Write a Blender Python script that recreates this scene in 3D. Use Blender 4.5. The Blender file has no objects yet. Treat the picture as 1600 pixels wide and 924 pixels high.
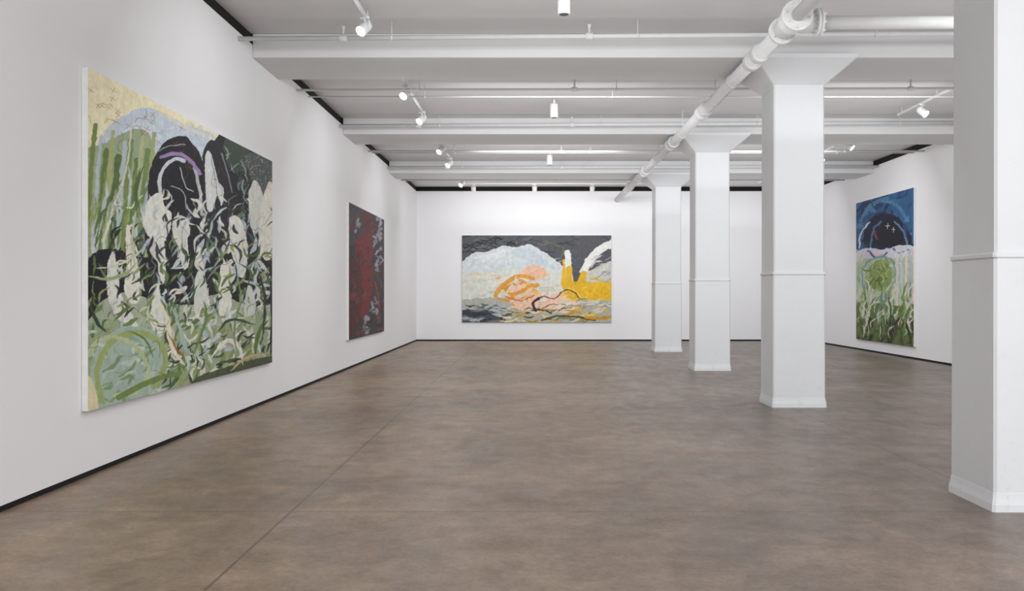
import bpy, bmesh, math, random
import numpy as np
from mathutils import Vector, Matrix, Euler

F = 1500.0; VX, VY = 830.0, 459.0; EYE = 1.5
XL, XR, YB, YF = -3.63, 8.74, 30.4, -4.0
WT, CZ, BZ = 4.745, 4.89, 4.575      # wall top, ceiling slab, beam underside
scene = bpy.context.scene
scene.view_settings.view_transform = 'Standard'
scene.view_settings.look = 'None'
COL = scene.collection

def lin(c):
    return tuple(((x/255)/12.92 if x/255 <= .04045 else ((x/255+.055)/1.055)**2.4) for x in c)

# ------------------------------------------------------------------ materials
def new_mat(name):
    m = bpy.data.materials.new(name); m.use_nodes = True
    nt = m.node_tree
    return m, nt, nt.nodes['Principled BSDF']

def paint_mat(name, rgb, rough=.6, var=.03, scale=3.0, bump=.05, bscale=60, metallic=0, scuff=False):
    m, nt, b = new_mat(name)
    N, L = nt.nodes, nt.links
    tc = N.new('ShaderNodeTexCoord')
    n = N.new('ShaderNodeTexNoise'); n.inputs['Scale'].default_value = scale; n.inputs['Detail'].default_value = 4
    L.new(tc.outputs['Object'], n.inputs['Vector'])
    r = N.new('ShaderNodeValToRGB')
    c = lin(rgb)
    r.color_ramp.elements[0].color = (*[max(0, x*(1-var)) for x in c], 1)
    r.color_ramp.elements[1].color = (*[min(1, x*(1+var)) for x in c], 1)
    r.color_ramp.elements[0].position = .3; r.color_ramp.elements[1].position = .7
    L.new(n.outputs['Fac'], r.inputs['Fac'])
    out = r.outputs['Color']
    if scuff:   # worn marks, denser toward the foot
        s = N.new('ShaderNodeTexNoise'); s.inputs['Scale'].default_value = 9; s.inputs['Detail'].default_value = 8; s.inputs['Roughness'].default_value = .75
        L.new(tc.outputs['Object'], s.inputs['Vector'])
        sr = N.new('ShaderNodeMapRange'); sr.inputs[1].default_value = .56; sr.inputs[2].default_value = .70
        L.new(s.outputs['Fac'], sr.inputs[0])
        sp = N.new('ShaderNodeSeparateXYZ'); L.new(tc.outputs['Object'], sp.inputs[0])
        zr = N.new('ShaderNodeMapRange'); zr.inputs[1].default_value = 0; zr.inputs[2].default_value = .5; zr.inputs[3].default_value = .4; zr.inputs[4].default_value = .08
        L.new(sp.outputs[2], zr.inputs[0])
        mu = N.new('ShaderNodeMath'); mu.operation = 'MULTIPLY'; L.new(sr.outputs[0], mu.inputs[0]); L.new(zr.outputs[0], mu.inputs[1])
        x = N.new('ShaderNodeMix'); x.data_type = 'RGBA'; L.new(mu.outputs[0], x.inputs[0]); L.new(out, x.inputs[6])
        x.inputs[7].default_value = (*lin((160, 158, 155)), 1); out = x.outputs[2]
    L.new(out, b.inputs['Base Color'])
    b.inputs['Roughness'].default_value = rough; b.inputs['Metallic'].default_value = metallic
    if bump > 0:
        n2 = N.new('ShaderNodeTexNoise'); n2.inputs['Scale'].default_value = bscale
        L.new(tc.outputs['Object'], n2.inputs['Vector'])
        bp = N.new('ShaderNodeBump'); bp.inputs['Strength'].default_value = bump; bp.inputs['Distance'].default_value = .01
        L.new(n2.outputs['Fac'], bp.inputs['Height']); L.new(bp.outputs['Normal'], b.inputs['Normal'])
    return m

M_wall = paint_mat('wall_paint', (239, 239, 241), .75, .008, .6, .02, 90)
M_ceil = paint_mat('ceiling_paint', (204, 202, 202), .8, .04, .8, .15, 12)
M_beam = paint_mat('beam_paint', (216, 216, 217), .7, .02, 1.2, .12, 14)
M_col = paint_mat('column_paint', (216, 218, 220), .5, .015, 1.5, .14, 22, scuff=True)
M_pipe = paint_mat('pipe_paint', (210, 210, 210), .65, .03, 6, .05, 60)
M_black = paint_mat('gap_shade_black', (12, 11, 11), .9, .1, 3, 0)  # black colour stands in for the shade inside the wall gaps
M_fix = paint_mat('white_enamel', (222, 222, 222), .45, .01, 5, 0)
M_can = paint_mat('canvas_edge', (226, 226, 224), .8, .04, 12, .1, 200)
M_dark = paint_mat('dark_metal', (60, 60, 62), .4, .05, 8, 0)

def glow_mat():
    m, nt, b = new_mat('lamp_glow')
    N, L = nt.nodes, nt.links
    tc = N.new('ShaderNodeTexCoord'); n = N.new('ShaderNodeTexNoise'); n.inputs['Scale'].default_value = 20
    L.new(tc.outputs['Object'], n.inputs['Vector'])
    r = N.new('ShaderNodeValToRGB')
    r.color_ramp.elements[0].color = (1, .95, .88, 1); r.color_ramp.elements[1].color = (1, .98, .95, 1)
    L.new(n.outputs['Fac'], r.inputs['Fac']); L.new(r.outputs['Color'], b.inputs['Emission Color'])
    b.inputs['Emission Strength'].default_value = 14
    return m
M_glow = glow_mat()

def floor_mat():
    m, nt, b = new_mat('polished_concrete')
    N, L = nt.nodes, nt.links
    tc = N.new('ShaderNodeTexCoord')
    def noise(sc, det=6, rough=.6, vec=None, dist=0):
        n = N.new('ShaderNodeTexNoise'); n.inputs['Scale'].default_value = sc
        n.inputs['Detail'].default_value = det; n.inputs['Roughness'].default_value = rough
        n.inputs['Distortion'].default_value = dist
        L.new(vec or tc.outputs['Object'], n.inputs['Vector']); return n
    def ramp(src, p0, c0, p1, c1):
        r = N.new('ShaderNodeValToRGB'); r.color_ramp.elements[0].position = p0; r.color_ramp.elements[1].position = p1
        r.color_ramp.elements[0].color = (*c0, 1); r.color_ramp.elements[1].color = (*c1, 1)
        L.new(src, r.inputs['Fac']); return r
    def mix(mode, fac, a, bb):
        x = N.new('ShaderNodeMix'); x.data_type = 'RGBA'; x.blend_type = mode
        if isinstance(fac, float): x.inputs[0].default_value = fac
        else: L.new(fac, x.inputs[0])
        L.new(a, x.inputs[6]); L.new(bb, x.inputs[7]); return x
    sep = N.new('ShaderNodeSeparateXYZ'); L.new(tc.outputs['Object'], sep.inputs[0])
    mr = N.new('ShaderNodeMapRange'); mr.inputs[1].default_value = -3.0; mr.inputs[2].default_value = 3.5
    L.new(sep.outputs[0], mr.inputs[0])
    base = ramp(mr.outputs[0], 0, lin((147, 127, 106)), 1, lin((126, 113, 104)))
    n1 = noise(.6, 7, .62, dist=.3)
    r1 = ramp(n1.outputs['Fac'], .38, (.76, .76, .77), .62, (1.10, 1.09, 1.08))
    a = mix('MULTIPLY', 1.0, base.outputs['Color'], r1.outputs['Color'])
    n2 = noise(3.4, 12, .78, dist=.1)
    r2 = ramp(n2.outputs['Fac'], .38, (.74, .73, .72), .62, (1.16, 1.16, 1.16))
    a2 = mix('MULTIPLY', 1.0, a.outputs[2], r2.outputs['Color'])
    n3 = noise(30, 6, .85)
    r3 = ramp(n3.outputs['Fac'], .38, (.80, .80, .80), .62, (1.14, 1.14, 1.14))
    a3 = mix('MULTIPLY', 1.0, a2.outputs[2], r3.outputs['Color'])
    mp = N.new('ShaderNodeMapping'); mp.inputs['Scale'].default_value = (1.8, .7, 1); mp.inputs['Rotation'].default_value = (0, 0, .3)
    L.new(tc.outputs['Object'], mp.inputs[0])
    n4 = noise(1.7, 10, .78, mp.outputs[0], .4)
    r4 = ramp(n4.outputs['Fac'], .4, (.84, .83, .83), .6, (1.08, 1.08, 1.08))
    a4 = mix('MULTIPLY', 1.0, a3.outputs[2], r4.outputs['Color'])
    def joint(out, off, period):
        ad = N.new('ShaderNodeMath'); ad.operation = 'ADD'; ad.inputs[1].default_value = off; L.new(out, ad.inputs[0])
        w = N.new('ShaderNodeMath'); w.operation = 'PINGPONG'; w.inputs[1].default_value = period/2; L.new(ad.outputs[0], w.inputs[0])
        s = N.new('ShaderNodeMath'); s.operation = 'LESS_THAN'; s.inputs[1].default_value = .009; L.new(w.outputs[0], s.inputs[0])
        return s
    jx = joint(sep.outputs[0], 1.65+50.5, 5.05); jy = joint(sep.outputs[1], -6.6+60, 6.0)
    mx = N.new('ShaderNodeMath'); mx.operation = 'MAXIMUM'; L.new(jx.outputs[0], mx.inputs[0]); L.new(jy.outputs[0], mx.inputs[1])
    jf = N.new('ShaderNodeMath'); jf.operation = 'MULTIPLY'; jf.inputs[1].default_value = .55; L.new(mx.outputs[0], jf.inputs[0])
    rgb = N.new('ShaderNodeRGB'); rgb.outputs[0].default_value = (*lin((66, 58, 52)), 1)
    a5 = mix('MIX', jf.outputs[0], a4.outputs[2], rgb.outputs[0])
    L.new(a5.outputs[2], b.inputs['Base Color'])
    rr = N.new('ShaderNodeMapRange'); rr.inputs[1].default_value = .38; rr.inputs[2].default_value = .62; rr.inputs[3].default_value = .32; rr.inputs[4].default_value = .48
    L.new(n4.outputs['Fac'], rr.inputs[0]); L.new(rr.outputs[0], b.inputs['Roughness'])
    b.inputs['Specular IOR Level'].default_value = .5
    bp = N.new('ShaderNodeBump'); bp.inputs['Strength'].default_value = .05; bp.inputs['Distance'].default_value = .02
    L.new(n2.outputs['Fac'], bp.inputs['Height']); L.new(bp.outputs['Normal'], b.inputs['Normal'])
    return m
M_floor = floor_mat()

# ------------------------------------------------------------------ helpers
def add_box(bm, x0, x1, y0, y1, z0, z1, mat=None):
    vs = [bm.verts.new(p) for p in ((x0,y0,z0),(x1,y0,z0),(x1,y1,z0),(x0,y1,z0),(x0,y0,z1),(x1,y0,z1),(x1,y1,z1),(x0,y1,z1))]
    for f in ((0,3,2,1),(4,5,6,7),(0,1,5,4),(1,2,6,5),(2,3,7,6),(3,0,4,7)):
        bm.faces.new([vs[i] for i in f])
    if mat is not None:
        for v in vs: v.co = mat @ v.co
    return vs

def add_tube(bm, p0, p1, prof, seg=24):
    p0, p1 = Vector(p0), Vector(p1)
    d = (p1-p0).normalized()
    u = d.orthogonal().normalized(); w = d.cross(u)
    rings = []
    for t, r in prof:
        c = p0+d*t
        rings.append([bm.verts.new(c+(u*math.cos(2*math.pi*i/seg)+w*math.sin(2*math.pi*i/seg))*r) for i in range(seg)])
    for a, bb in zip(rings, rings[1:]):
        for i in range(seg):
            f = bm.faces.new((a[i], a[(i+1) % seg], bb[(i+1) % seg], bb[i])); f.smooth = True
    bm.faces.new(list(reversed(rings[0]))); bm.faces.new(rings[-1])

def cyl(bm, p0, p1, r, seg=20):
    L_ = (Vector(p1)-Vector(p0)).length
    add_tube(bm, p0, p1, [(0, r), (L_, r)], seg)

def mk(name, bm, mat, parent=None, bevel=0, sharp=True):
    bmesh.ops.recalc_face_normals(bm, faces=bm.faces)
    me = bpy.data.meshes.new(name); bm.to_mesh(me); bm.free()
    me.materials.append(mat)
    o = bpy.data.objects.new(name, me); COL.objects.link(o)
    if parent: o.parent = parent
    if bevel:
        md = o.modifiers.new('bevel', 'BEVEL'); md.width = bevel; md.segments = 2; md.limit_method = 'ANGLE'
    return o

def empty(name, loc, label, cat, group=None):
    e = bpy.data.objects.new(name, None); e.empty_display_size = .1; e.location = loc
    COL.objects.link(e); e['label'] = label; e['category'] = cat
    if group: e['group'] = group
    return e

def dup(e, loc, rz=None, label=None):
    n = e.copy(); n.location = loc
    if rz is not None: n.rotation_euler = (0, 0, rz)
    COL.objects.link(n)
    if label: n['label'] = label
    for c in e.children:
        k = c.copy(); k.parent = n; COL.objects.link(k)
    return n

def struct(name, b, mat, label=None):
    bm = bmesh.new(); add_box(bm, *b)
    o = mk(name, bm, mat); o['kind'] = 'structure'
    return o

# ------------------------------------------------------------------ room shell
T = .2
struct('floor', (XL-T, XR+T, YF-T, YB+T, -.2, 0), M_floor)
struct('ceiling', (XL-T, XR+T, YF-T, YB+T, CZ, CZ+.2), M_ceil)
GAP_H = .045
struct('wall_left', (XL-T, XL, YF, YB, GAP_H, WT), M_wall)
struct('wall_right', (XR, XR+T, YF, YB, GAP_H, WT), M_wall)
struct('wall_back', (XL-T, XR+T, YB, YB+T, GAP_H, WT), M_wall)
struct('wall_front', (XL-T, XR+T, YF-T, YF, GAP_H, WT), M_wall)
struct('shadow_gap_left', (XL-T, XL-.008, YF, YB, 0, GAP_H), M_black)  # black strips paint in the shadow gap under the walls
struct('shadow_gap_right', (XR+.008, XR+T, YF, YB, 0, GAP_H), M_black)
struct('shadow_gap_back', (XL-T, XR+T, YB+.008, YB+T, 0, GAP_H), M_black)
struct('shadow_gap_front', (XL-T, XR+T, YF-T, YF-.008, 0, GAP_H), M_black)
struct('top_gap_shade_1', (XL-T, XL-.02, YF, YB, WT, CZ), M_black)  # black strips paint the dark of the open gap above the walls
struct('top_gap_shade_2', (XR+.02, XR+T, YF, YB, WT, CZ), M_black)
struct('top_gap_shade_3', (XL-T, XR+T, YB+.02, YB+T, WT, CZ), M_black)
struct('top_gap_shade_4', (XL-T, XR+T, YF-T, YF-.02, WT, CZ), M_black)

# beams
for i in range(4):
    y0 = 6.5+6*i
    bm = bmesh.new(); add_box(bm, XL, XR, y0, y0+1.3, BZ, CZ)
    o = mk('ceiling_beam', bm, M_beam, bevel=.015)
    o['label'] = 'wide white-painted concrete beam spanning the ceiling above a column'
    o['category'] = 'beam'; o['group'] = 'ceiling beams'

# ------------------------------------------------------------------ columns
CX = 3.525
def square_loft(bm, prof, chamf=.018):
    rings = []
    for z, h in prof:
        c = chamf
        pts = [(-h+c,-h),(h-c,-h),(h,-h+c),(h,h-c),(h-c,h),(-h+c,h),(-h,h-c),(-h,-h+c)]
        rings.append([bm.verts.new((x, y, z)) for x, y in pts])
    for a, bb in zip(rings, rings[1:]):
        for i in range(8):
            bm.faces.new((a[i], a[(i+1) % 8], bb[(i+1) % 8], bb[i]))
    bm.faces.new(list(reversed(rings[0]))); bm.faces.new(rings[-1])
col = empty('column', (CX, 6.6+.335, 0), 'square white-painted concrete column with flared capital and low collar', 'column', 'row of columns')
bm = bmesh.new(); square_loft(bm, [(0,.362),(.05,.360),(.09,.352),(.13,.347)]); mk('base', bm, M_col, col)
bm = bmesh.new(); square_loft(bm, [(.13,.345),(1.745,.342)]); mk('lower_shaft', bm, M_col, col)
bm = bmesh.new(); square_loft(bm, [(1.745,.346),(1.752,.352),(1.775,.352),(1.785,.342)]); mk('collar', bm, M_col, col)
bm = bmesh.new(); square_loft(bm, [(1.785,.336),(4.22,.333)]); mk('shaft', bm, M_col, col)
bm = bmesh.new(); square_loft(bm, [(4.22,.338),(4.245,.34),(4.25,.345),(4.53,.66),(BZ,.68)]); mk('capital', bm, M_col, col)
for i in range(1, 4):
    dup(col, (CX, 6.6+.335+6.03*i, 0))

# ------------------------------------------------------------------ pipes
JX, JY, JZ = 2.80, 10.37, EYE+2.93
end = (2.72, YB, EYE+2.97)
main = empty('drain_pipe', (JX, JY, JZ), 'thick white-painted iron pipe with bolted flanges slung under the beams', 'pipe')
def loc(p): return (p[0]-JX, p[1]-JY, p[2]-JZ)
bm = bmesh.new(); cyl(bm, loc((JX, JY, JZ)), loc(end), .085, 32); mk('pipe_run', bm, M_pipe, main)
bm = bmesh.new(); cyl(bm, (0, 0, 0), (.02, -12.0, .0), .07, 28); mk('pipe_run', bm, M_pipe, main)
bm = bmesh.new(); cyl(bm, (0, 0, 0), (XR-JX, 0, .0), .07, 28); mk('branch_pipe', bm, M_pipe, main)
bm = bmesh.new()
bmesh.ops.create_uvsphere(bm, u_segments=28, v_segments=16, radius=.135)
for f in bm.faces: f.smooth = True
add_tube(bm, (0,-.24,0), (0,.30,0), [(0,.09),(.03,.11),(.5,.11),(.54,.095)], 28)
add_tube(bm, (0,0,0), (.3,0,0), [(0,.105),(.26,.105),(.3,.085)], 28)
mk('tee_fitting', bm, M_pipe, main)
def flange(p, axis, r=.165, th=.035, bolts=8):
    bm = bmesh.new(); p = Vector(p); d = Vector(axis).normalized()
    add_tube(bm, p-d*th, p+d*th, [(0, r*.96), (.006, r), (th-.003, r), (th-.001, r*.93), (th+.001, r*.93), (th+.003, r), (2*th-.006, r), (2*th, r*.96)], 32)
    u = d.orthogonal().normalized(); w = d.cross(u)
    for i in range(bolts):
        a = 2*math.pi*i/bolts+.2
        c = p+(u*math.cos(a)+w*math.sin(a))*r*.82
        cyl(bm, c-d*(th+.02), c+d*(th+.02), .013, 6)
    return mk('flange', bm, M_pipe, main)
flange((0,-.26,0), (0,1,0)); flange((.30,0,0), (1,0,0), .15)
dirv = Vector(loc(end)).normalized()
flange(dirv*.34, dirv, .15)
for d in (1.35, 1.75, 4.9, 5.25, 8.3, 8.7, 12.6, 13.0, 16.2):
    bm = bmesh.new(); c = dirv*d
    add_tube(bm, c-dirv*.07, c+dirv*.07, [(0,.09),(.012,.118),(.05,.118),(.06,.108),(.08,.108),(.09,.118),(.128,.118),(.14,.09)], 28)
    mk('coupling', bm, M_pipe, main)
for d in (2.9, 4.15, 7.2, 10.4, 14.2, 17.0):   # hangers
    bm = bmesh.new(); c = dirv*d
    add_tube(bm, c-dirv*.015, c+dirv*.015, [(0,.096),(.03,.096)], 24)
    ytop = CZ-JZ
    wy = JY+c.y
    if any(6.5+6*i-.02 < wy < 7.8+6*i+.02 for i in range(4)): ytop = BZ-JZ
    cyl(bm, c, (c.x, c.y, ytop), .008, 8)
    mk('hanger', bm, M_pipe, main)

def hpipe(y, z0, z1, r, label, name='sprinkler_pipe', drops=()):
    e = empty(name, (XL, y, z0), label, 'pipe', 'cross-room ceiling pipes')
    L_ = XR-XL
    bm = bmesh.new(); cyl(bm, (0,0,0), (L_,0,z1-z0), r, 16); mk('pipe_run', bm, M_pipe, e)
    for x in (1.9, 4.95, 7.9, 10.6):
        zc = (z1-z0)*x/L_
        bm = bmesh.new()
        add_tube(bm, (x-.012,0,zc), (x+.012,0,zc), [(0,r+.008),(.024,r+.008)], 16)
        cyl(bm, (x,0,zc), (x,0,CZ-z0), .006, 8)
        mk('hanger', bm, M_pipe, e)
    for x in drops:
        zc = (z1-z0)*x/L_
        bm = bmesh.new()
        add_tube(bm, (x-.05,0,zc), (x+.05,0,zc), [(0,r+.006),(.01,r+.014),(.09,r+.014),(.1,r+.006)], 16)
        add_tube(bm, (x,0,zc), (x,0,zc+.16), [(0,.014),(.1,.014),(.11,.02),(.13,.02),(.14,.028),(.145,.028)], 12)
        mk('sprinkler_head', bm, M_pipe, e)
lab1 = 'white-painted sprinkler pipe running just before a beam'
lab2 = 'slim white-painted conduit pipe under the ceiling slab'
hpipe(11.9, EYE+3.16, EYE+3.25, .030, lab1, drops=(1.3, 4.35, 9))
hpipe(14.85, EYE+3.15, EYE+3.18, .020, lab2, drops=(4.3, 9.5))
hpipe(15.6, EYE+3.20, EYE+3.20, .012, lab2)
hpipe(18.15, EYE+3.17, EYE+3.24, .034, lab1, drops=(1.5, 4.4, 9))
hpipe(21.35, EYE+3.17, EYE+3.17, .022, lab2, drops=(4.3,))
hpipe(21.9, EYE+3.21, EYE+3.21, .012, lab2)
hpipe(24.15, EYE+3.17, EYE+3.20, .034, lab1, drops=(1.5, 4.4))
hpipe(26.8, EYE+3.17, EYE+3.17, .022, lab2, drops=(4.3,))

# ------------------------------------------------------------------ lighting tracks + heads
TZ = 4.76
def track(x, y0, y1, along='y'):
    e = empty('lighting_track', (x, y0, TZ), 'white ceiling lighting track hung on short stems', 'track', 'lighting tracks')
    L_ = y1-y0
    bm = bmesh.new()
    if along == 'y': add_box(bm, -.018, .018, 0, L_, 0, .035)
    else: add_box(bm, 0, L_, -.018, .018, 0, .035)
    mk('rail', bm, M_fix, e, .003)
    for t in (.2, L_/2, L_-.2):
        bm = bmesh.new()
        p = (0, t) if along == 'y' else (t, 0)
        cyl(bm, (p[0], p[1], .035), (p[0], p[1], CZ-TZ), .008, 8)
        mk('stem', bm, M_fix, e)
TLX, TRX = -1.96, 6.72
for y0, y1 in ((8.0, 11.7), (14.2, 17.9), (20.2, 23.9), (26.1, 28.4)):
    track(TLX, y0, y1)
for y0, y1 in ((14.2, 17.6), (19.95, 22.6), (26.1, 28.4)):
    track(TRX, y0, y1)
track(-2.2, 28.6, 28.6+5.5, 'x')

head = empty('track_spotlight', (TLX, 11.3, TZ), 'white cylindrical track spotlight switched on, tilted toward the wall', 'spotlight', 'track spotlights')
bm = bmesh.new(); add_box(bm, -.02, .02, -.06, .06, -.03, 0); mk('adapter', bm, M_fix, head, .004)
bm = bmesh.new(); cyl(bm, (0,0,-.025), (0,0,-.065), .012, 10)
add_box(bm, -.012, .012, -.075, -.068, -.15, -.06); add_box(bm, -.012, .012, .068, .075, -.15, -.06); add_box(bm, -.012, .012, -.075, .075, -.067, -.06)
mk('yoke', bm, M_fix, head)
tl = math.radians(40); dv = Vector((-math.cos(tl), 0, -math.sin(tl))); c = Vector((0, 0, -.13))
bm = bmesh.new(); add_tube(bm, c-dv*.09, c+dv*.09, [(0,.028),(.004,.052),(.04,.062),(.14,.066),(.175,.068),(.18,.064)], 24); mk('lamp_head', bm, M_fix, head)
bm = bmesh.new(); add_tube(bm, c+dv*.0895, c+dv*.0925, [(0,.062),(.003,.059)], 24); mk('lens', bm, M_glow, head)
sl = bpy.data.lights.new('spot', 'SPOT'); sl.energy = 12; sl.spot_size = math.radians(160); sl.spot_blend = 1; sl.shadow_soft_size = .06; sl.color = (1, .98, .95)
so = bpy.data.objects.new('lamp', sl); COL.objects.link(so); so.parent = head
so.location = c+dv*.16; so.rotation_euler = dv.to_track_quat('-Z', 'Y').to_euler()
head.rotation_euler = (0, 0, math.radians(55))
for (x, y, rz) in ((TLX, 15.0, 60), (TLX, 17.2, 52), (TLX, 20.9, 50), (TLX, 23.1, 45), (TLX, 27.3, 45),
                   (TRX, 16.5, 135), (TRX, 20.3, 145), (TRX, 22.35, 155)):
    dup(head, (x, y, TZ), math.radians(rz))
for x in (-1.72, .1, 1.82):
    dup(head, (x, 28.6, TZ), math.radians(-90), 'white track spotlight aimed at the far wall')

dl = empty('cylinder_downlight', (.36, 10.55, EYE+3.07), 'white surface-mounted cylindrical downlight hanging from ceiling', 'downlight', 'cylinder downlights')
bm = bmesh.new(); add_tube(bm, (0,0,0), (0,0,.24), [(0,.062),(.004,.07),(.235,.07),(.24,.066)], 28); mk('housing', bm, M_fix, dl)
bm = bmesh.new(); add_tube(bm, (0,0,-.004), (0,0,.001), [(0,.05),(.005,.05)], 24); mk('reflector', bm, M_dark, dl)
bm = bmesh.new(); cyl(bm, (0,0,.24), (0,0,CZ-EYE-3.07), .02, 12); mk('stem', bm, M_fix, dl)
dup(dl, (.40, 16.75, EYE+3.07)); dup(dl, (.44, 22.9, EYE+3.07))

# ------------------------------------------------------------------ paintings
def vnoise(x, y, seed):
    r = np.random.default_rng(seed).random((257, 257))
    xi = np.floor(x).astype(int); yi = np.floor(y).astype(int); fx = x-xi; fy = y-yi
    fx = fx*fx*(3-2*fx); fy = fy*fy*(3-2*fy)
    g = lambda a, b: r[a % 257, b % 257]
    return (g(xi,yi)*(1-fx)+g(xi+1,yi)*fx)*(1-fy)+(g(xi,yi+1)*(1-fx)+g(xi+1,yi+1)*fx)*fy
def fbm(x, y, seed, o=3):
    s = 0; a = .5; t = 0
    for i in range(o):
        s = s+a*vnoise(x*2**i, y*2**i, seed+i); t += a; a *= .5
    return s/t
def catmull(pts, closed, n=6):
    P = [np.array(p, float) for p in pts]; out = []; N_ = len(P)
    rngi = range(N_) if closed else range(N_-1)
    for i in rngi:
        if closed: a, b, c_, d = P[i-1], P[i], P[(i+1) % N_], P[(i+2) % N_]
        else: a, b, c_, d = P[max(i-1,0)], P[i], P[i+1], P[min(i+2, N_-1)]
        for k in range(n):
            t = k/n
            out.append(.5*((2*b)+(-a+c_)*t+(2*a-5*b+4*c_-d)*t*t+(-a+3*b-3*c_+d)*t**3))
    if not closed: out.append(P[-1])
    return np.array(out)

class Art:
    def __init__(s, X, Y, Z, warp=1.2, ws=.12, seed=3):
        s.px = VX+F*X/Y; s.py = VY-F*(Z-EYE)/Y
        s.wx = s.px+(fbm(s.px*ws, s.py*ws, seed, 2)-.5)*2*warp
        s.wy = s.py+(fbm(s.px*ws+50, s.py*ws+9, seed+5, 2)-.5)*2*warp
        s.c = np.zeros(X.shape+(3,))
        s.tex = fbm(s.px*.9, s.py*.35, seed+20, 2)
    def fill(s, col): s.c[:] = np.array(col)/255
    def _blend(s, sl, a, col):
        s.c[sl] = s.c[sl]*(1-a[..., None])+(np.array(col)/255)*a[..., None]
    def _sl(s, P, m):
        k = (s.wx > P[:,0].min()-m) & (s.wx < P[:,0].max()+m) & (s.wy > P[:,1].min()-m) & (s.wy < P[:,1].max()+m)
        r = np.where(k.any(1))[0]; c_ = np.where(k.any(0))[0]
        if len(r) == 0 or len(c_) == 0: return None
        return (slice(r[0], r[-1]+1), slice(c_[0], c_[-1]+1))
    def poly(s, pts, col, a=1., smooth=True, dry=0):
        P = catmull(pts, True, 5) if smooth else np.array(pts, float)
        sl = s._sl(P, 1)
        if sl is None: return
        x, y = s.wx[sl], s.wy[sl]; ins = np.zeros(x.shape, bool)
        Q = np.roll(P, -1, 0)
        for (x1, y1), (x2, y2) in zip(P, Q):
            if y1 == y2: continue
            c_ = ((y1 > y) != (y2 > y)) & (x < (x2-x1)*(y-y1)/(y2-y1)+x1)
            ins ^= c_
        al = ins*a
        if dry: al = al*np.clip((s.tex[sl]-dry)*6+.5, 0, 1)
        s._blend(sl, al, col)
    def stroke(s, pts, w, col, a=1., taper=False, dry=0, n=5):
        P = catmull(pts, False, n) if len(pts) > 2 else np.array(pts, float)
        sl = s._sl(P, w+1)
        if sl is None: return
        x, y = s.wx[sl], s.wy[sl]; best = np.full(x.shape, -1e9); M_ = len(P)-1
        for i in range(M_):
            (x1, y1), (x2, y2) = P[i], P[i+1]; dx, dy = x2-x1, y2-y1
            l2 = dx*dx+dy*dy+1e-9; t = np.clip(((x-x1)*dx+(y-y1)*dy)/l2, 0, 1)
            d = np.hypot(x-x1-t*dx, y-y1-t*dy)
            ww = w/2
            if taper: ww = w/2*np.sin(np.pi*np.clip((i+t)/M_*.92+.04, 0, 1))
            best = np.maximum(best, ww-d)
        al = np.clip(best/.7+.5, 0, 1)*a
        if dry: al = al*np.clip((s.tex[sl]-dry)*6+.5, 0, 1)
        s._blend(sl, al, col)
    def scatter(s, n, box, pal, L_, w, ang, da, a=.9, curve=.25, taper=True, inside=None, seed=0, dry=0):
        r = random.Random(seed)
        for _ in range(n):
            x = r.uniform(box[0], box[2]); y = r.uniform(box[1], box[3])
            if inside and not inside(x, y): continue
            l = r.uniform(*L_); an = math.radians(ang+r.uniform(-da, da)); cv = r.uniform(-curve, curve)*l
            dx, dy = math.cos(an), -math.sin(an)
            s.stroke([(x-dx*l/2, y-dy*l/2), (x-dy*cv, y+dx*cv), (x+dx*l/2, y+dy*l/2)], r.uniform(*w), r.choice(pal), a, taper, dry, 4)
    def dots(s, n, box, pal, r0, r1, seed=0, a=.9):
        r = random.Random(seed)
        for _ in range(n):
            x = r.uniform(box[0], box[2]); y = r.uniform(box[1], box[3])
            s.stroke([(x, y), (x+.3, y+.3)], r.uniform(r0, r1), r.choice(pal), a)
    def finish(s, amp=.05):
        t = (fbm(s.px*.5, s.py*.18, 91, 3)-.5)*amp*2+(s.tex-.5)*amp
        s.c = np.clip(s.c*(1+t[..., None]), 0, 1)

def canvas_mat(name):
    m, nt, b = new_mat(name); N, L = nt.nodes, nt.links
    at = N.new('ShaderNodeAttribute'); at.attribute_name = 'pigment'
    tc = N.new('ShaderNodeTexCoord')
    n = N.new('ShaderNodeTexNoise'); n.inputs['Scale'].default_value = 9; n.inputs['Detail'].default_value = 8
    L.new(tc.outputs['Object'], n.inputs['Vector'])
    r = N.new('ShaderNodeValToRGB'); r.color_ramp.elements[0].position = .3; r.color_ramp.elements[1].position = .7
    r.color_ramp.elements[0].color = (.92, .92, .92, 1); r.color_ramp.elements[1].color = (1.08, 1.08, 1.08, 1)
    L.new(n.outputs['Fac'], r.inputs['Fac'])
    x = N.new('ShaderNodeMix'); x.data_type = 'RGBA'; x.blend_type = 'MULTIPLY'; x.inputs[0].default_value = 1
    L.new(at.outputs['Color'], x.inputs[6]); L.new(r.outputs['Color'], x.inputs[7]); L.new(x.outputs[2], b.inputs['Base Color'])
    b.inputs['Roughness'].default_value = .6; b.inputs['Specular IOR Level'].default_value = .25
    n2 = N.new('ShaderNodeTexNoise'); n2.inputs['Scale'].default_value = 30; L.new(tc.outputs['Object'], n2.inputs['Vector'])
    bp = N.new('ShaderNodeBump'); bp.inputs['Strength'].default_value = .08; bp.inputs['Distance'].default_value = .01
    L.new(n2.outputs['Fac'], bp.inputs['Height']); L.new(bp.outputs['Normal'], b.inputs['Normal'])
    return m
M_canvas = canvas_mat('painted_canvas')

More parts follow.
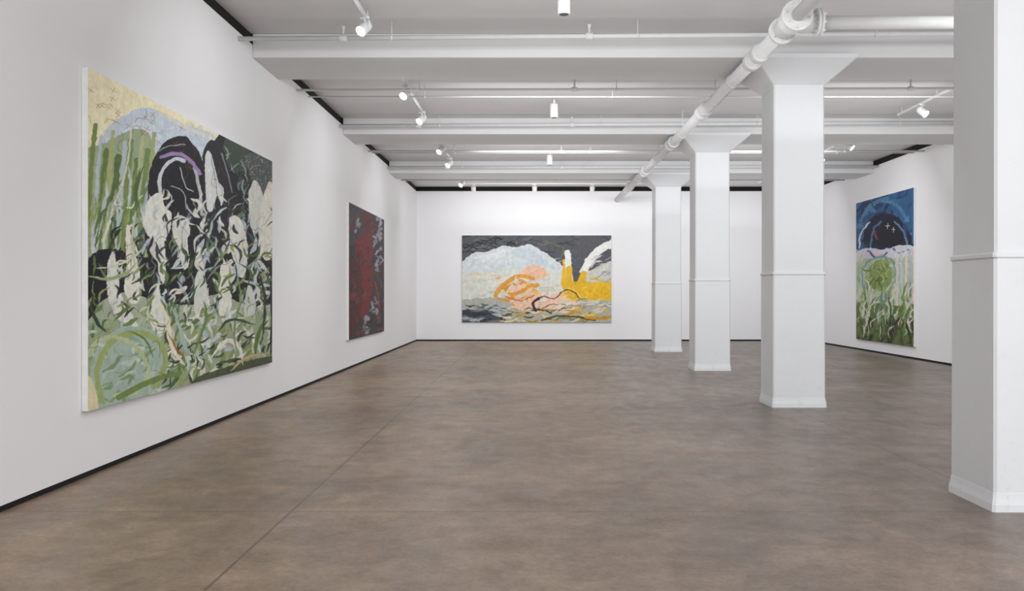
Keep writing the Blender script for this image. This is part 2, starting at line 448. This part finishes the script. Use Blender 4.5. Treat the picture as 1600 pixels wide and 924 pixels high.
def make_painting(side, a0, a1, z0, z1, nu, nv, paint, label, dim=1.0, edge=None, **kw):
    off = .055
    u = np.linspace(a0, a1, nu); v = np.linspace(z0, z1, nv)
    U, V = np.meshgrid(u, v)
    if side == 'L': X, Y = np.full(U.shape, XL+off), U; base = (XL+off, (a0+a1)/2, z0)
    elif side == 'R': X, Y = np.full(U.shape, XR-off), U; base = (XR-off, (a0+a1)/2, z0)
    else: X, Y = U, np.full(U.shape, YB-off); base = ((a0+a1)/2, YB-off, z0)
    A = Art(X, Y, V, **kw); paint(A); A.finish()
    e = empty('painting', base, label, 'painting')
    co = np.stack([X-base[0], Y-base[1], V-base[2]], -1).reshape(-1, 3)
    idx = np.arange(nu*nv).reshape(nv, nu)
    q = np.stack([idx[:-1,:-1], idx[:-1,1:], idx[1:,1:], idx[1:,:-1]], -1).reshape(-1, 4)
    if side == 'R': q = q[:, ::-1]
    me = bpy.data.meshes.new('canvas'); me.vertices.add(len(co)); me.vertices.foreach_set('co', co.astype(np.float32).ravel())
    me.loops.add(q.size); me.loops.foreach_set('vertex_index', q.astype(np.int32).ravel())
    me.polygons.add(len(q)); me.polygons.foreach_set('loop_start', np.arange(0, q.size, 4, dtype=np.int32))
    me.update(calc_edges=True)
    c = np.clip(A.c, 0, 1).reshape(-1, 3)*dim
    cl = np.where(c <= .04045, c/12.92, ((c+.055)/1.055)**2.4)
    at = me.color_attributes.new('pigment', 'FLOAT_COLOR', 'POINT')
    at.data.foreach_set('color', np.concatenate([cl, np.ones((len(cl), 1))], 1).astype(np.float32).ravel())
    me.materials.append(M_canvas)
    o = bpy.data.objects.new('canvas', me); COL.objects.link(o); o.parent = e
    bm = bmesh.new(); h = (a1-a0)/2; H = z1-z0
    g = .001; k = off-.003
    if side == 'L': add_box(bm, -k, -g, -h, h, 0, H)
    elif side == 'R': add_box(bm, g, k, -h, h, 0, H)
    else: add_box(bm, -h, h, g, k, 0, H)
    mk('stretcher', bm, edge or M_can, e)
    return e

def shrink(pts, k):
    cx = sum(p[0] for p in pts)/len(pts); cy = sum(p[1] for p in pts)/len(pts)
    return [(cx+(x-cx)*k, cy+(y-cy)*(k+.12)) for x, y in pts]

# ---- large green painting
def art_garden(A):
    A.fill((168, 180, 156))
    GR = [(112,134,76),(92,116,62),(138,154,92),(74,100,56),(150,160,104)]
    PB = [(196,208,214),(184,198,208),(208,218,220)]
    WH = [(226,226,216),(216,219,210),(232,230,218)]
    BK = [(26,27,34),(34,36,42),(24,30,32)]
    A.poly([(128,96),(360,206),(350,244),(250,206),(180,232),(128,262)], (246,238,202))
    A.poly([(155,262),(158,222),(172,196),(200,178),(222,168),(246,172),(290,194),(335,212),(352,246),(322,276),(240,262)], (202,214,226))
    A.poly([(180,235),(190,200),(230,184),(262,200),(240,226),(210,240)], (214,224,234), .8, dry=.45)
    A.scatter(60, (165,190,345,250), [(214,222,232),(186,202,218),(226,230,234)], (14,40), (2,5), 20, 60, .5, seed=1)
    A.stroke([(250,178),(290,198),(345,224)], 6, (228,226,208), .8)
    A.poly([(130,255),(160,225),(236,214),(240,420),(130,430)], (160,176,142))
    for i, (x, t, w, c) in enumerate([(140,196,7,(128,142,78)),(149,214,5,(188,200,206)),(157,236,9,(104,126,66)),(168,206,6,(172,182,120)),(176,246,11,(90,116,62)),
                                      (187,224,8,(184,198,200)),(196,220,9,(122,142,78)),(205,250,8,(104,128,70)),(214,214,6,(186,192,140)),(222,236,9,(120,140,86)),(232,210,6,(164,176,118))]):
        A.stroke([(x+9,t),(x+4,t+50),(x,t+110),(x-6,t+190)], w, c, 1)
    A.scatter(50, (136,290,228,420), GR+PB, (30,90), (2,7), 80, 14, .9, .12, seed=2)
    A.stroke([(205,205),(198,262),(176,330),(160,378)], 3, (222,220,196), .9)
    # right dark sky with specks
    A.poly([(344,205),(432,244),(432,480),(380,470),(330,430),(300,380),(318,250)], BK[0], smooth=False)
    A.poly([(352,216),(384,228),(392,256),(370,270),(352,250)], (62,78,62), .9)
    A.poly([(384,240),(428,254),(428,310),(404,300),(388,270)], (84,92,92), .9)
    A.dots(320, (376,242,425,330), [(190,196,200),(150,158,160),(220,220,215)], .5, 1.4, 3, .75)
    A.scatter(34, (345,235,390,345), [(92,112,80),(60,74,82),(128,150,150),(150,166,160)], (10,34), (1.5,4), 80, 40, .85, seed=4)
    # first arch
    A.poly([(226,372),(230,318),(234,270),(246,236),(264,218),(284,212),(298,220),(312,240),(318,270),(322,330),(320,400),(300,430),(270,440),(240,420)], BK[0])
    A.stroke([(252,316),(249,284),(258,260),(274,249),(288,252)], 6, (206,212,216))
    A.stroke([(304,262),(312,300),(316,336)], 5, (200,206,208), .9)
    A.stroke([(252,245),(270,240),(288,244),(303,257),(312,272)], 6, (158,134,184))
    A.poly([(262,300),(264,272),(280,258),(296,268),(306,298),(302,326),(288,338),(270,324)], (20,20,28))
    A.stroke([(282,262),(290,290),(302,300)], 1.4, (214,216,216)); A.stroke([(268,290),(286,300),(292,326)], 1.2, (200,204,206))
    A.stroke([(246,236),(264,228),(290,226)], 1.2, (190,192,200))
    # second arch
    A.poly([(318,300),(316,244),(326,222),(338,220),(352,242),(362,290),(374,330),(372,400),(350,420),(326,390)], BK[1])
    A.poly([(321,286),(320,246),(327,236),(334,252),(340,282),(350,300),(346,322),(339,306),(332,330),(324,326)], (220,222,222))
    A.stroke([(330,244),(336,280),(340,310)], 1.2, (90,110,120), .7)
    A.stroke([(346,240),(356,270),(362,300)], 2, (150,160,170), .8)
    A.poly([(136,420),(146,396),(176,388),(206,398),(240,402),(300,392),(372,392),(430,330),(430,440),(400,480),(340,460),(300,476),(240,470),(200,456),(160,470),(136,500)], BK[0])
    A.scatter(90, (210,330,425,490), [(60,84,60),(44,60,66),(90,116,74),(70,92,104),(112,136,96),(150,166,150)], (16,46), (2,6), 75, 35, .88, seed=5)
    A.scatter(60, (232,320,424,470), WH+PB, (16,44), (3,9), 78, 50, .95, .4, seed=61)
    figs = [
     [(222,322),(236,304),(252,300),(260,324),(272,332),(268,362),(258,380),(262,410),(258,446),(248,430),(244,384),(232,372),(218,350)],
     [(268,340),(284,336),(298,352),(294,380),(298,410),(288,424),(278,388),(268,366)],
     [(198,350),(208,360),(206,378),(214,402),(224,442),(220,472),(204,476),(192,452),(196,404),(194,374)],
     [(168,400),(178,390),(182,416),(190,462),(212,496),(222,518),(196,510),(172,484),(162,440)],
     [(386,304),(396,280),(408,290),(416,318),(410,352),(398,366),(388,340)],
     [(406,330),(418,286),(427,292),(428,390),(416,410),(402,384)],
     [(354,352),(366,334),(382,352),(390,396),(382,436),(366,420)],
     [(302,440),(312,420),(322,432),(328,488),(318,516),(304,496)],
     [(340,432),(350,408),(360,430),(364,478),(352,508),(340,482)],
     [(236,470),(246,444),(254,468),(258,514),(246,530),(234,506)],
     [(380,470),(388,444),(398,460),(400,500),(392,530),(382,510)],
    ]
    for i, f in enumerate(figs): A.poly(shrink(f, .84), WH[i % 3])
    A.scatter(90, (170,310,425,520), [(186,192,186),(196,204,206),(164,172,160),(206,212,206)], (10,28), (1.5,4), 80, 30, .6, .3, seed=51)
    A.scatter(60, (160,330,425,490), BK+[(46,60,50)], (12,36), (1.5,5), 78, 50, .9, .4, seed=52)
    A.scatter(90, (180,300,425,540), WH, (8,26), (1.5,5), 82, 50, .95, .4, seed=6, inside=lambda x, y: (x*7+y*3) % 50 < 38)
    A.scatter(44, (230,320,420,500), PB, (10,30), (2,5), 80, 34, .8, .2, seed=7)
    A.scatter(70, (140,380,425,510), GR, (12,36), (2,5), 70, 50, .9, .4, seed=53)
    # lower meadow
    A.poly([(130,518),(180,500),(240,522),(300,504),(350,508),(430,490),(430,610),(130,660)], (150,168,130), .8, dry=.3)
    A.scatter(130, (136,480,425,625), GR+GR+PB+[(200,210,180)], (14,46), (3,8), 60, 60, .95, .35, seed=8)
    A.scatter(90, (230,450,425,590), WH+[(224,222,190)]+PB[:1], (8,28), (2,6), 78, 50, .95, .35, seed=9)
    A.scatter(54, (230,520,425,600), [(38,50,38),(40,48,40),(66,92,52)], (10,30), (2,4), 55, 50, .9, .3, seed=10)
    A.poly([(300,596),(340,578),(428,556),(428,580),(330,606)], (70,82,56), .9)
    A.poly([(140,620),(146,560),(170,522),(212,510),(252,528),(258,572),(238,612),(190,632),(150,640)], (168,188,174))
    A.scatter(44, (150,530,250,625), [(188,204,198),(142,166,140),(120,146,100),(206,216,206)], (12,36), (3,7), 30, 60, .8, .3, seed=12)
    A.stroke([(160,628),(152,580),(172,536),(214,520),(250,536),(258,570),(240,604)], 9, (160,176,112))
    A.stroke([(140,556),(150,536),(176,526),(210,540),(232,580),(214,612),(180,618)], 6, (186,198,150))
    A.stroke([(186,622),(214,606),(252,590),(280,584)], 9, (118,138,78))
    A.poly([(132,585),(146,600),(154,640),(132,650)], (226,216,176))
    for p, w, c in [([(136,432),(168,436),(196,428),(214,410)], 6, (158,176,126)), ([(150,420),(190,412),(226,388)], 4, (210,214,190)),
                    ([(250,468),(262,504),(268,540),(288,572)], 8, (232,224,198)), ([(262,520),(278,548),(290,560)], 3, (150,92,56)),
                    ([(268,480),(284,520),(292,548),(320,560)], 6, (170,190,184)), ([(330,560),(352,534),(372,540),(380,570)], 7, (232,232,224)),
                    ([(398,560),(404,520),(420,500)], 6, (96,122,64)), ([(300,560),(322,500),(318,470)], 5, (104,134,78)),
                    ([(360,580),(384,560),(424,552)], 5, (196,176,130)), ([(214,330),(206,372),(212,420)], 4, (196,200,168)),
                    ([(372,560),(366,512),(376,470),(372,430)], 4, (132,158,96)), ([(240,560),(226,530),(200,516)], 3, (92,116,66)),
                    ([(140,470),(150,500),(166,520)], 6, (52,70,60)), ([(340,520),(360,500),(400,508)], 4, (60,80,54)),
                    ([(404,420),(414,470),(410,530)], 4, (42,54,44)), ([(423,440),(425,500),(423,560)], 4, (30,34,32))]:
        A.stroke(p, w, c, 1, True)
    r = random.Random(5)
    for _ in range(90):
        x = r.uniform(140,420); y = r.uniform(150+.45*(x-137),600); p = [(x,y)]; a = r.uniform(0,6.28)
        for k in range(4):
            a += r.uniform(-1.1,1.1); x += math.cos(a)*7; y += math.sin(a)*10; p.append((x,y))
        A.stroke(p, .8, r.choice([(150,84,66),(140,120,70),(84,92,84),(176,120,90),(60,66,70)]), .6)
    for _ in range(22):
        x = r.uniform(142,300); y = r.uniform(112+.5*(x-137)+6, 130+.5*(x-137)+40)
        A.stroke([(x-4,y-3),(x+4,y+3)], .9, (170,120,110), .6); A.stroke([(x-3,y+4),(x+3,y-4)], .9, (170,120,110), .6)

def art_maroon(A):
    A.fill((62,56,62))
    A.poly([(540,316),(575,326),(566,372),(540,380)], (72,70,78)); 
    A.poly([(556,380),(576,366),(584,400),(582,450),(570,500),(556,470)], (112,44,46))
    A.poly([(540,420),(560,410),(566,470),(552,520),(540,530)], (84,40,44))
    A.poly([(566,330),(582,340),(582,372),(570,360)], (96,48,50))
    A.scatter(90, (545,320,600,530), [(120,46,46),(92,40,44),(52,50,58),(44,44,52),(128,60,56)], (6,18), (1.5,5), 60, 70, .85, .4, seed=21)
    r = random.Random(9)
    for (cx, cy, n, s) in ((590,378,16,7),(594,352,9,5),(593,412,11,5),(585,476,11,6),(573,510,10,5),(560,352,5,4)):
        for _ in range(n):
            x = cx+r.uniform(-s,s)*.7; y = cy+r.uniform(-s,s)*2.2
            A.stroke([(x,y),(x+r.uniform(-3,3),y+r.uniform(-4,4)),(x+r.uniform(-4,4),y+r.uniform(-7,7))], r.uniform(2.5,5), r.choice([(158,160,170),(140,142,152),(122,122,132),(170,172,180)]), .85, True)
    A.stroke([(586,440),(592,470),(590,505)], 2, (150,60,56))
    A.scatter(36, (545,430,600,530), [(46,44,52),(104,44,46),(90,88,96)], (6,16), (1,3), 70, 50, .8, seed=22)
    A.dots(90, (546,322,600,525), [(120,112,118),(150,80,76)], .5, 1.2, 23)

def art_hills(A):
    A.fill((206,212,208))
    A.poly([(715,360),(960,360),(960,440),(880,425),(715,420)], (88,90,96), smooth=False)
    A.scatter(60, (724,370,955,410), [(98,100,106),(76,78,86),(112,114,118),(66,70,72)], (14,40), (2,5), 8, 18, .7, seed=31)
    r = random.Random(3)
    for _ in range(40):
        x = r.uniform(724,800); y = r.uniform(371,394); A.stroke([(x-6,y+r.uniform(-3,3)),(x,y+r.uniform(-4,4)),(x+6,y+r.uniform(-3,3))], 1, (30,34,34), .8)
    A.stroke([(850,376),(880,388),(876,404)], 3, (104,116,86), .8); A.poly([(905,374),(935,370),(950,378),(920,398),(900,392)], (92,92,96))
    A.poly([(715,428),(724,408),(740,396),(766,392),(786,384),(808,386),(828,382),(848,393),(866,406),(882,418),(896,440),(890,480),(715,470)], (212,219,222))
    A.poly([(740,402),(770,396),(790,390),(784,402),(752,410)], (224,229,232)); A.poly([(800,392),(826,388),(850,404),(868,420),(840,414),(812,402)], (200,211,219))
    A.scatter(50, (726,402,876,436), [(222,228,230),(204,213,217),(212,220,214),(194,206,212)], (10,28), (1.5,4), 5, 35, .5, seed=32)
    A.poly([(715,432),(780,424),(830,420),(884,430),(884,470),(715,474)], (222,222,210), .85)
    A.scatter(60, (724,430,880,470), [(228,220,196),(204,208,206),(216,206,170),(232,230,222),(192,198,192)], (12,36), (1.5,4), 3, 14, .7, seed=33)
    A.poly([(715,472),(800,466),(884,476),(960,470),(960,510),(715,510)], (178,180,172))
    A.poly([(715,488),(742,484),(776,489),(790,498),(780,510),(715,510)], (62,66,74)); A.scatter(34, (724,474,790,504), [(84,90,98),(50,54,62),(178,188,192),(120,128,132)], (12,34), (1.5,4), 3, 10, .85, seed=34)
    A.poly([(816,424),(834,414),(850,420),(855,430),(836,438),(820,434)], (238,192,162)); A.poly([(800,448),(822,444),(842,462),(836,484),(810,484),(796,470)], (236,200,174))
    A.scatter(26, (800,420,850,486), [(244,214,190),(232,178,150),(224,206,188),(210,206,196)], (6,18), (1.5,4), 20, 60, .8, seed=38)
    for p, w in (([(774,462),(782,450),(792,442)], 7), ([(786,448),(800,436),(816,432),(834,436)], 6), ([(778,466),(790,470),(802,466)], 4), ([(800,462),(814,456),(826,448),(840,446)], 6),
                 ([(796,440),(790,452),(800,462)], 5), ([(812,438),(826,446),(816,456)], 4), ([(800,474),(808,484)], 3)):
        A.stroke(p, w, (224,156,60), .95, dry=.2)
    A.scatter(22, (776,434,840,468), [(238,178,80),(206,136,50),(244,210,150),(232,222,200)], (6,18), (1.5,3), 20, 70, .85, seed=49)
    A.stroke([(790,464),(814,470),(834,462)], 2, (206,120,70))
    A.poly([(844,478),(858,464),(884,454),(900,462),(904,480),(880,488),(850,488)], (240,204,182))
    A.scatter(22, (848,456,905,488), [(246,222,200),(228,190,166),(236,226,210),(214,190,170)], (8,24), (1.5,4), 20, 40, .8, seed=39)
    A.poly([(880,406),(891,404),(894,440),(903,440),(911,424),(924,424),(916,438),(958,436),(958,470),(906,470),(884,466),(877,444)], (230,184,52), smooth=False)
    A.poly([(920,424),(958,408),(958,438),(918,440)], (206,206,198)); A.poly([(908,446),(958,444),(958,466),(914,468)], (236,188,44))
    A.scatter(30, (882,430,955,470), [(240,198,70),(222,170,40),(244,214,120)], (8,22), (1.5,4), 20, 50, .8, seed=40)
    A.poly([(892,402),(918,402),(908,440),(896,440)], (90,92,98), smooth=False)
    A.stroke([(887,396),(888,412),(889,426)], 10, (236,236,230)); A.stroke([(962,378),(938,390),(922,406),(912,424)], 12, (238,238,234))
    A.stroke([(889,420),(890,440),(896,456)], 9, (232,184,48)); A.stroke([(912,428),(906,442),(900,456)], 9, (232,184,48))
    A.scatter(12, (930,400,955,436), [(120,122,124),(160,162,160),(220,220,214)], (10,24), (2,4), 25, 12, .85, seed=45)
    A.stroke([(876,462),(892,452),(908,466)], 4, (238,200,90))
    A.stroke([(830,474),(846,464),(868,466),(880,454),(896,456),(906,468)], 1.6, (96,44,40)); A.stroke([(838,486),(832,474),(842,466)], 4, (74,48,44))
    A.stroke([(844,484),(860,476),(884,476)], 1.2, (120,60,48)); A.stroke([(822,490),(842,484),(862,490)], 2.5, (60,48,46))
    A.scatter(50, (790,484,955,503), [(206,156,52),(170,168,150),(120,124,90),(236,220,190),(150,140,60),(226,180,80),(70,72,70)], (10,34), (1.5,4), 4, 14, .9, seed=35)
    A.scatter(26, (880,468,955,492), [(214,214,204),(190,176,120),(150,150,130),(236,200,90)], (12,30), (1.5,4), 6, 14, .9, seed=36)
    A.stroke([(846,500),(880,494),(930,500)], 3, (92,86,40)); A.stroke([(915,496),(940,498),(956,494)], 4, (206,150,40))
    A.dots(60, (724,370,955,503), [(230,230,226),(150,150,150)], .4, .9, 37, .6)

def art_blue(A):
    A.fill((170,180,150))
    A.poly([(1330,290),(1435,286),(1435,400),(1330,390)], (44,90,134), smooth=False)
    A.scatter(60, (1338,296,1428,385), [(54,104,150),(28,62,104),(84,132,170),(36,72,120),(22,44,80)], (10,30), (3,8), 30, 50, .85, .4, seed=41)
    A.stroke([(1344,352),(1354,328),(1376,314),(1400,320),(1418,344)], 6, (84,134,172), .85, dry=.3); A.stroke([(1340,330),(1356,312),(1386,304)], 5, (30,56,96))
    A.poly([(1352,384),(1354,352),(1366,338),(1384,334),(1404,340),(1420,362),(1426,386),(1390,394)], (20,24,48))
    A.scatter(18, (1352,340,1424,388), [(30,50,90),(50,86,130),(16,18,34),(70,60,90)], (8,24), (2,5), 60, 50, .7, .3, seed=46)
    A.poly([(1372,384),(1376,352),(1388,344),(1402,354),(1410,380)], (14,14,28)); A.stroke([(1360,390),(1364,360),(1376,346)], 3, (70,116,160))
    A.stroke([(1398,346),(1412,362),(1418,384)], 3, (94,130,168))
    for cx, cy in ((1387,353),(1396,359)):
        A.stroke([(cx-3,cy),(cx+3,cy)], 1, (240,240,240)); A.stroke([(cx,cy-4),(cx,cy+4)], 1, (240,240,240))
    A.stroke([(1366,362),(1370,374)], 3, (150,60,70)); A.stroke([(1343,388),(1345,366),(1358,348)], 2.5, (206,214,222))
    A.poly([(1334,400),(1352,388),(1380,390),(1404,384),(1432,386),(1432,410),(1404,414),(1376,404),(1350,412),(1334,424)], (212,212,224))
    A.stroke([(1340,402),(1372,398),(1398,406)], 4, (226,196,196)); A.stroke([(1356,392),(1372,404),(1386,396)], 2.5, (60,90,140))
    A.stroke([(1396,388),(1404,396),(1420,390)], 2.5, (90,120,160))
    A.poly([(1334,420),(1352,404),(1400,404),(1432,404),(1432,470),(1334,470)], (182,194,170))
    A.scatter(34, (1338,404,1400,465), [(206,210,200),(160,178,140),(140,164,150),(196,204,180)], (10,30), (2,5), 70, 50, .85, .3, seed=47)
    A.poly([(1356,448),(1352,428),(1364,412),(1378,406),(1392,418),(1392,440),(1380,456),(1368,452)], (128,150,72), .9, dry=.25)
    A.scatter(34, (1352,408,1396,462), [(150,166,84),(104,126,50),(176,186,120),(90,112,50),(190,200,160)], (8,24), (2,4), 60, 60, .85, .4, seed=48)
    A.stroke([(1350,450),(1347,424),(1362,405),(1384,402),(1398,420),(1398,452)], 2.5, (120,160,170), .9)
    for x, c in ((1401,(222,206,204)),(1408,(196,206,212)),(1415,(226,212,206)),(1421,(176,190,196)),(1427,(212,190,196))):
        A.stroke([(x,392),(x+1,440),(x-1,490)], 4, c, .9)
    A.poly([(1334,480),(1360,472),(1400,478),(1432,480),(1432,548),(1334,540)], (96,116,62))
    A.scatter(90, (1338,450,1428,510), [(178,190,150),(140,158,80),(206,210,192),(96,124,60),(224,222,208),(116,146,130)], (12,36), (1.5,4), 84, 22, .9, .25, seed=42)
    A.scatter(100, (1338,500,1428,542), [(40,52,30),(60,84,40),(84,104,48),(30,36,26),(110,124,70),(90,70,60)], (10,30), (1.5,4), 86, 24, .95, .25, seed=43)
    A.scatter(22, (1345,470,1425,520), [(222,220,206),(196,204,190)], (10,26), (1.5,3), 80, 24, .9, .3, seed=44)
    A.stroke([(1350,520),(1360,480),(1374,470)], 2, (210,214,196)); A.stroke([(1384,530),(1392,490),(1388,466)], 2.5, (66,96,44))
    A.stroke([(1426,300),(1427,380)], 3, (60,100,150))

make_painting('L', 7.745, 13.25, .55, 3.325, 400, 620, art_garden, 'large abstract garden painting in greens, white and black, pale yellow corner', seed=3, warp=1.5, ws=.12)
make_painting('L', 18.83, 23.33, .585, 3.295, 130, 300, art_maroon, 'abstract painting in dark maroon, charcoal and pale grey patches', warp=1.6, ws=.22, seed=8)
make_painting('B', -2.185, 2.53, .59, 3.34, 460, 270, art_hills, 'wide abstract landscape painting with pale hills and yellow ochre shapes', warp=1.6, ws=.2, seed=12)
make_painting('R', 21.8, 25.66, .29, 3.91, 170, 380, art_blue, 'tall abstract painting, blue above and grassy green below', warp=1.6, ws=.2, seed=16)

# ------------------------------------------------------------------ lights
def area(name, loc_, size, sy, power, tilt, color=(.97,.985,1)):
    l = bpy.data.lights.new(name, 'AREA'); l.shape = 'RECTANGLE'; l.size = size; l.size_y = sy; l.energy = power; l.color = color
    o = bpy.data.objects.new(name, l); COL.objects.link(o); o.location = loc_
    o.rotation_euler = (math.radians(tilt), 0, 0)
    return o
cxm = (XL+XR)/2
area('added_fill_light', (cxm, 1.0, 4.5), 8, 2.0, 350, 30)  # added overhead fill, no such fixture in the room
area('added_fill_light', (cxm, -3.6, 2.6), 11, 3.6, 400, 90)  # added fill behind the camera, brightens faces turned toward it
for y, p in ((8.7, 175), (14.7, 190), (20.7, 180), (26.5, 130)):  # added fills between beams, tilted so the camera never sees them
    area('added_fill_light', (.3, y, 4.2), 3.2, 1.2, p*.55, 46)
    area('added_fill_light', (5.5, y, 4.2), 2.6, 1.2, p*.45, 46)
for y in (4, 10.1, 16.1, 22.1, 27.6):  # added upward fills that brighten the slab, no real fixtures
    area('added_ceiling_fill', (cxm, y, 3.5), 10.4, 4.8, 58, 180)

w = bpy.data.worlds.new('world'); scene.world = w; w.use_nodes = True
w.node_tree.nodes['Background'].inputs[0].default_value = (.8,.85,.9,1); w.node_tree.nodes['Background'].inputs[1].default_value = .3

cam = bpy.data.cameras.new('camera'); co_ = bpy.data.objects.new('camera', cam); COL.objects.link(co_)
co_.location = (0, 0, EYE); co_.rotation_euler = (math.radians(90), 0, 0)
cam.sensor_width = 36; cam.lens = F/1600*36; cam.shift_x = -(VX-800)/1600; cam.shift_y = (VY-462)/1600
cam.clip_end = 200
scene.camera = co_
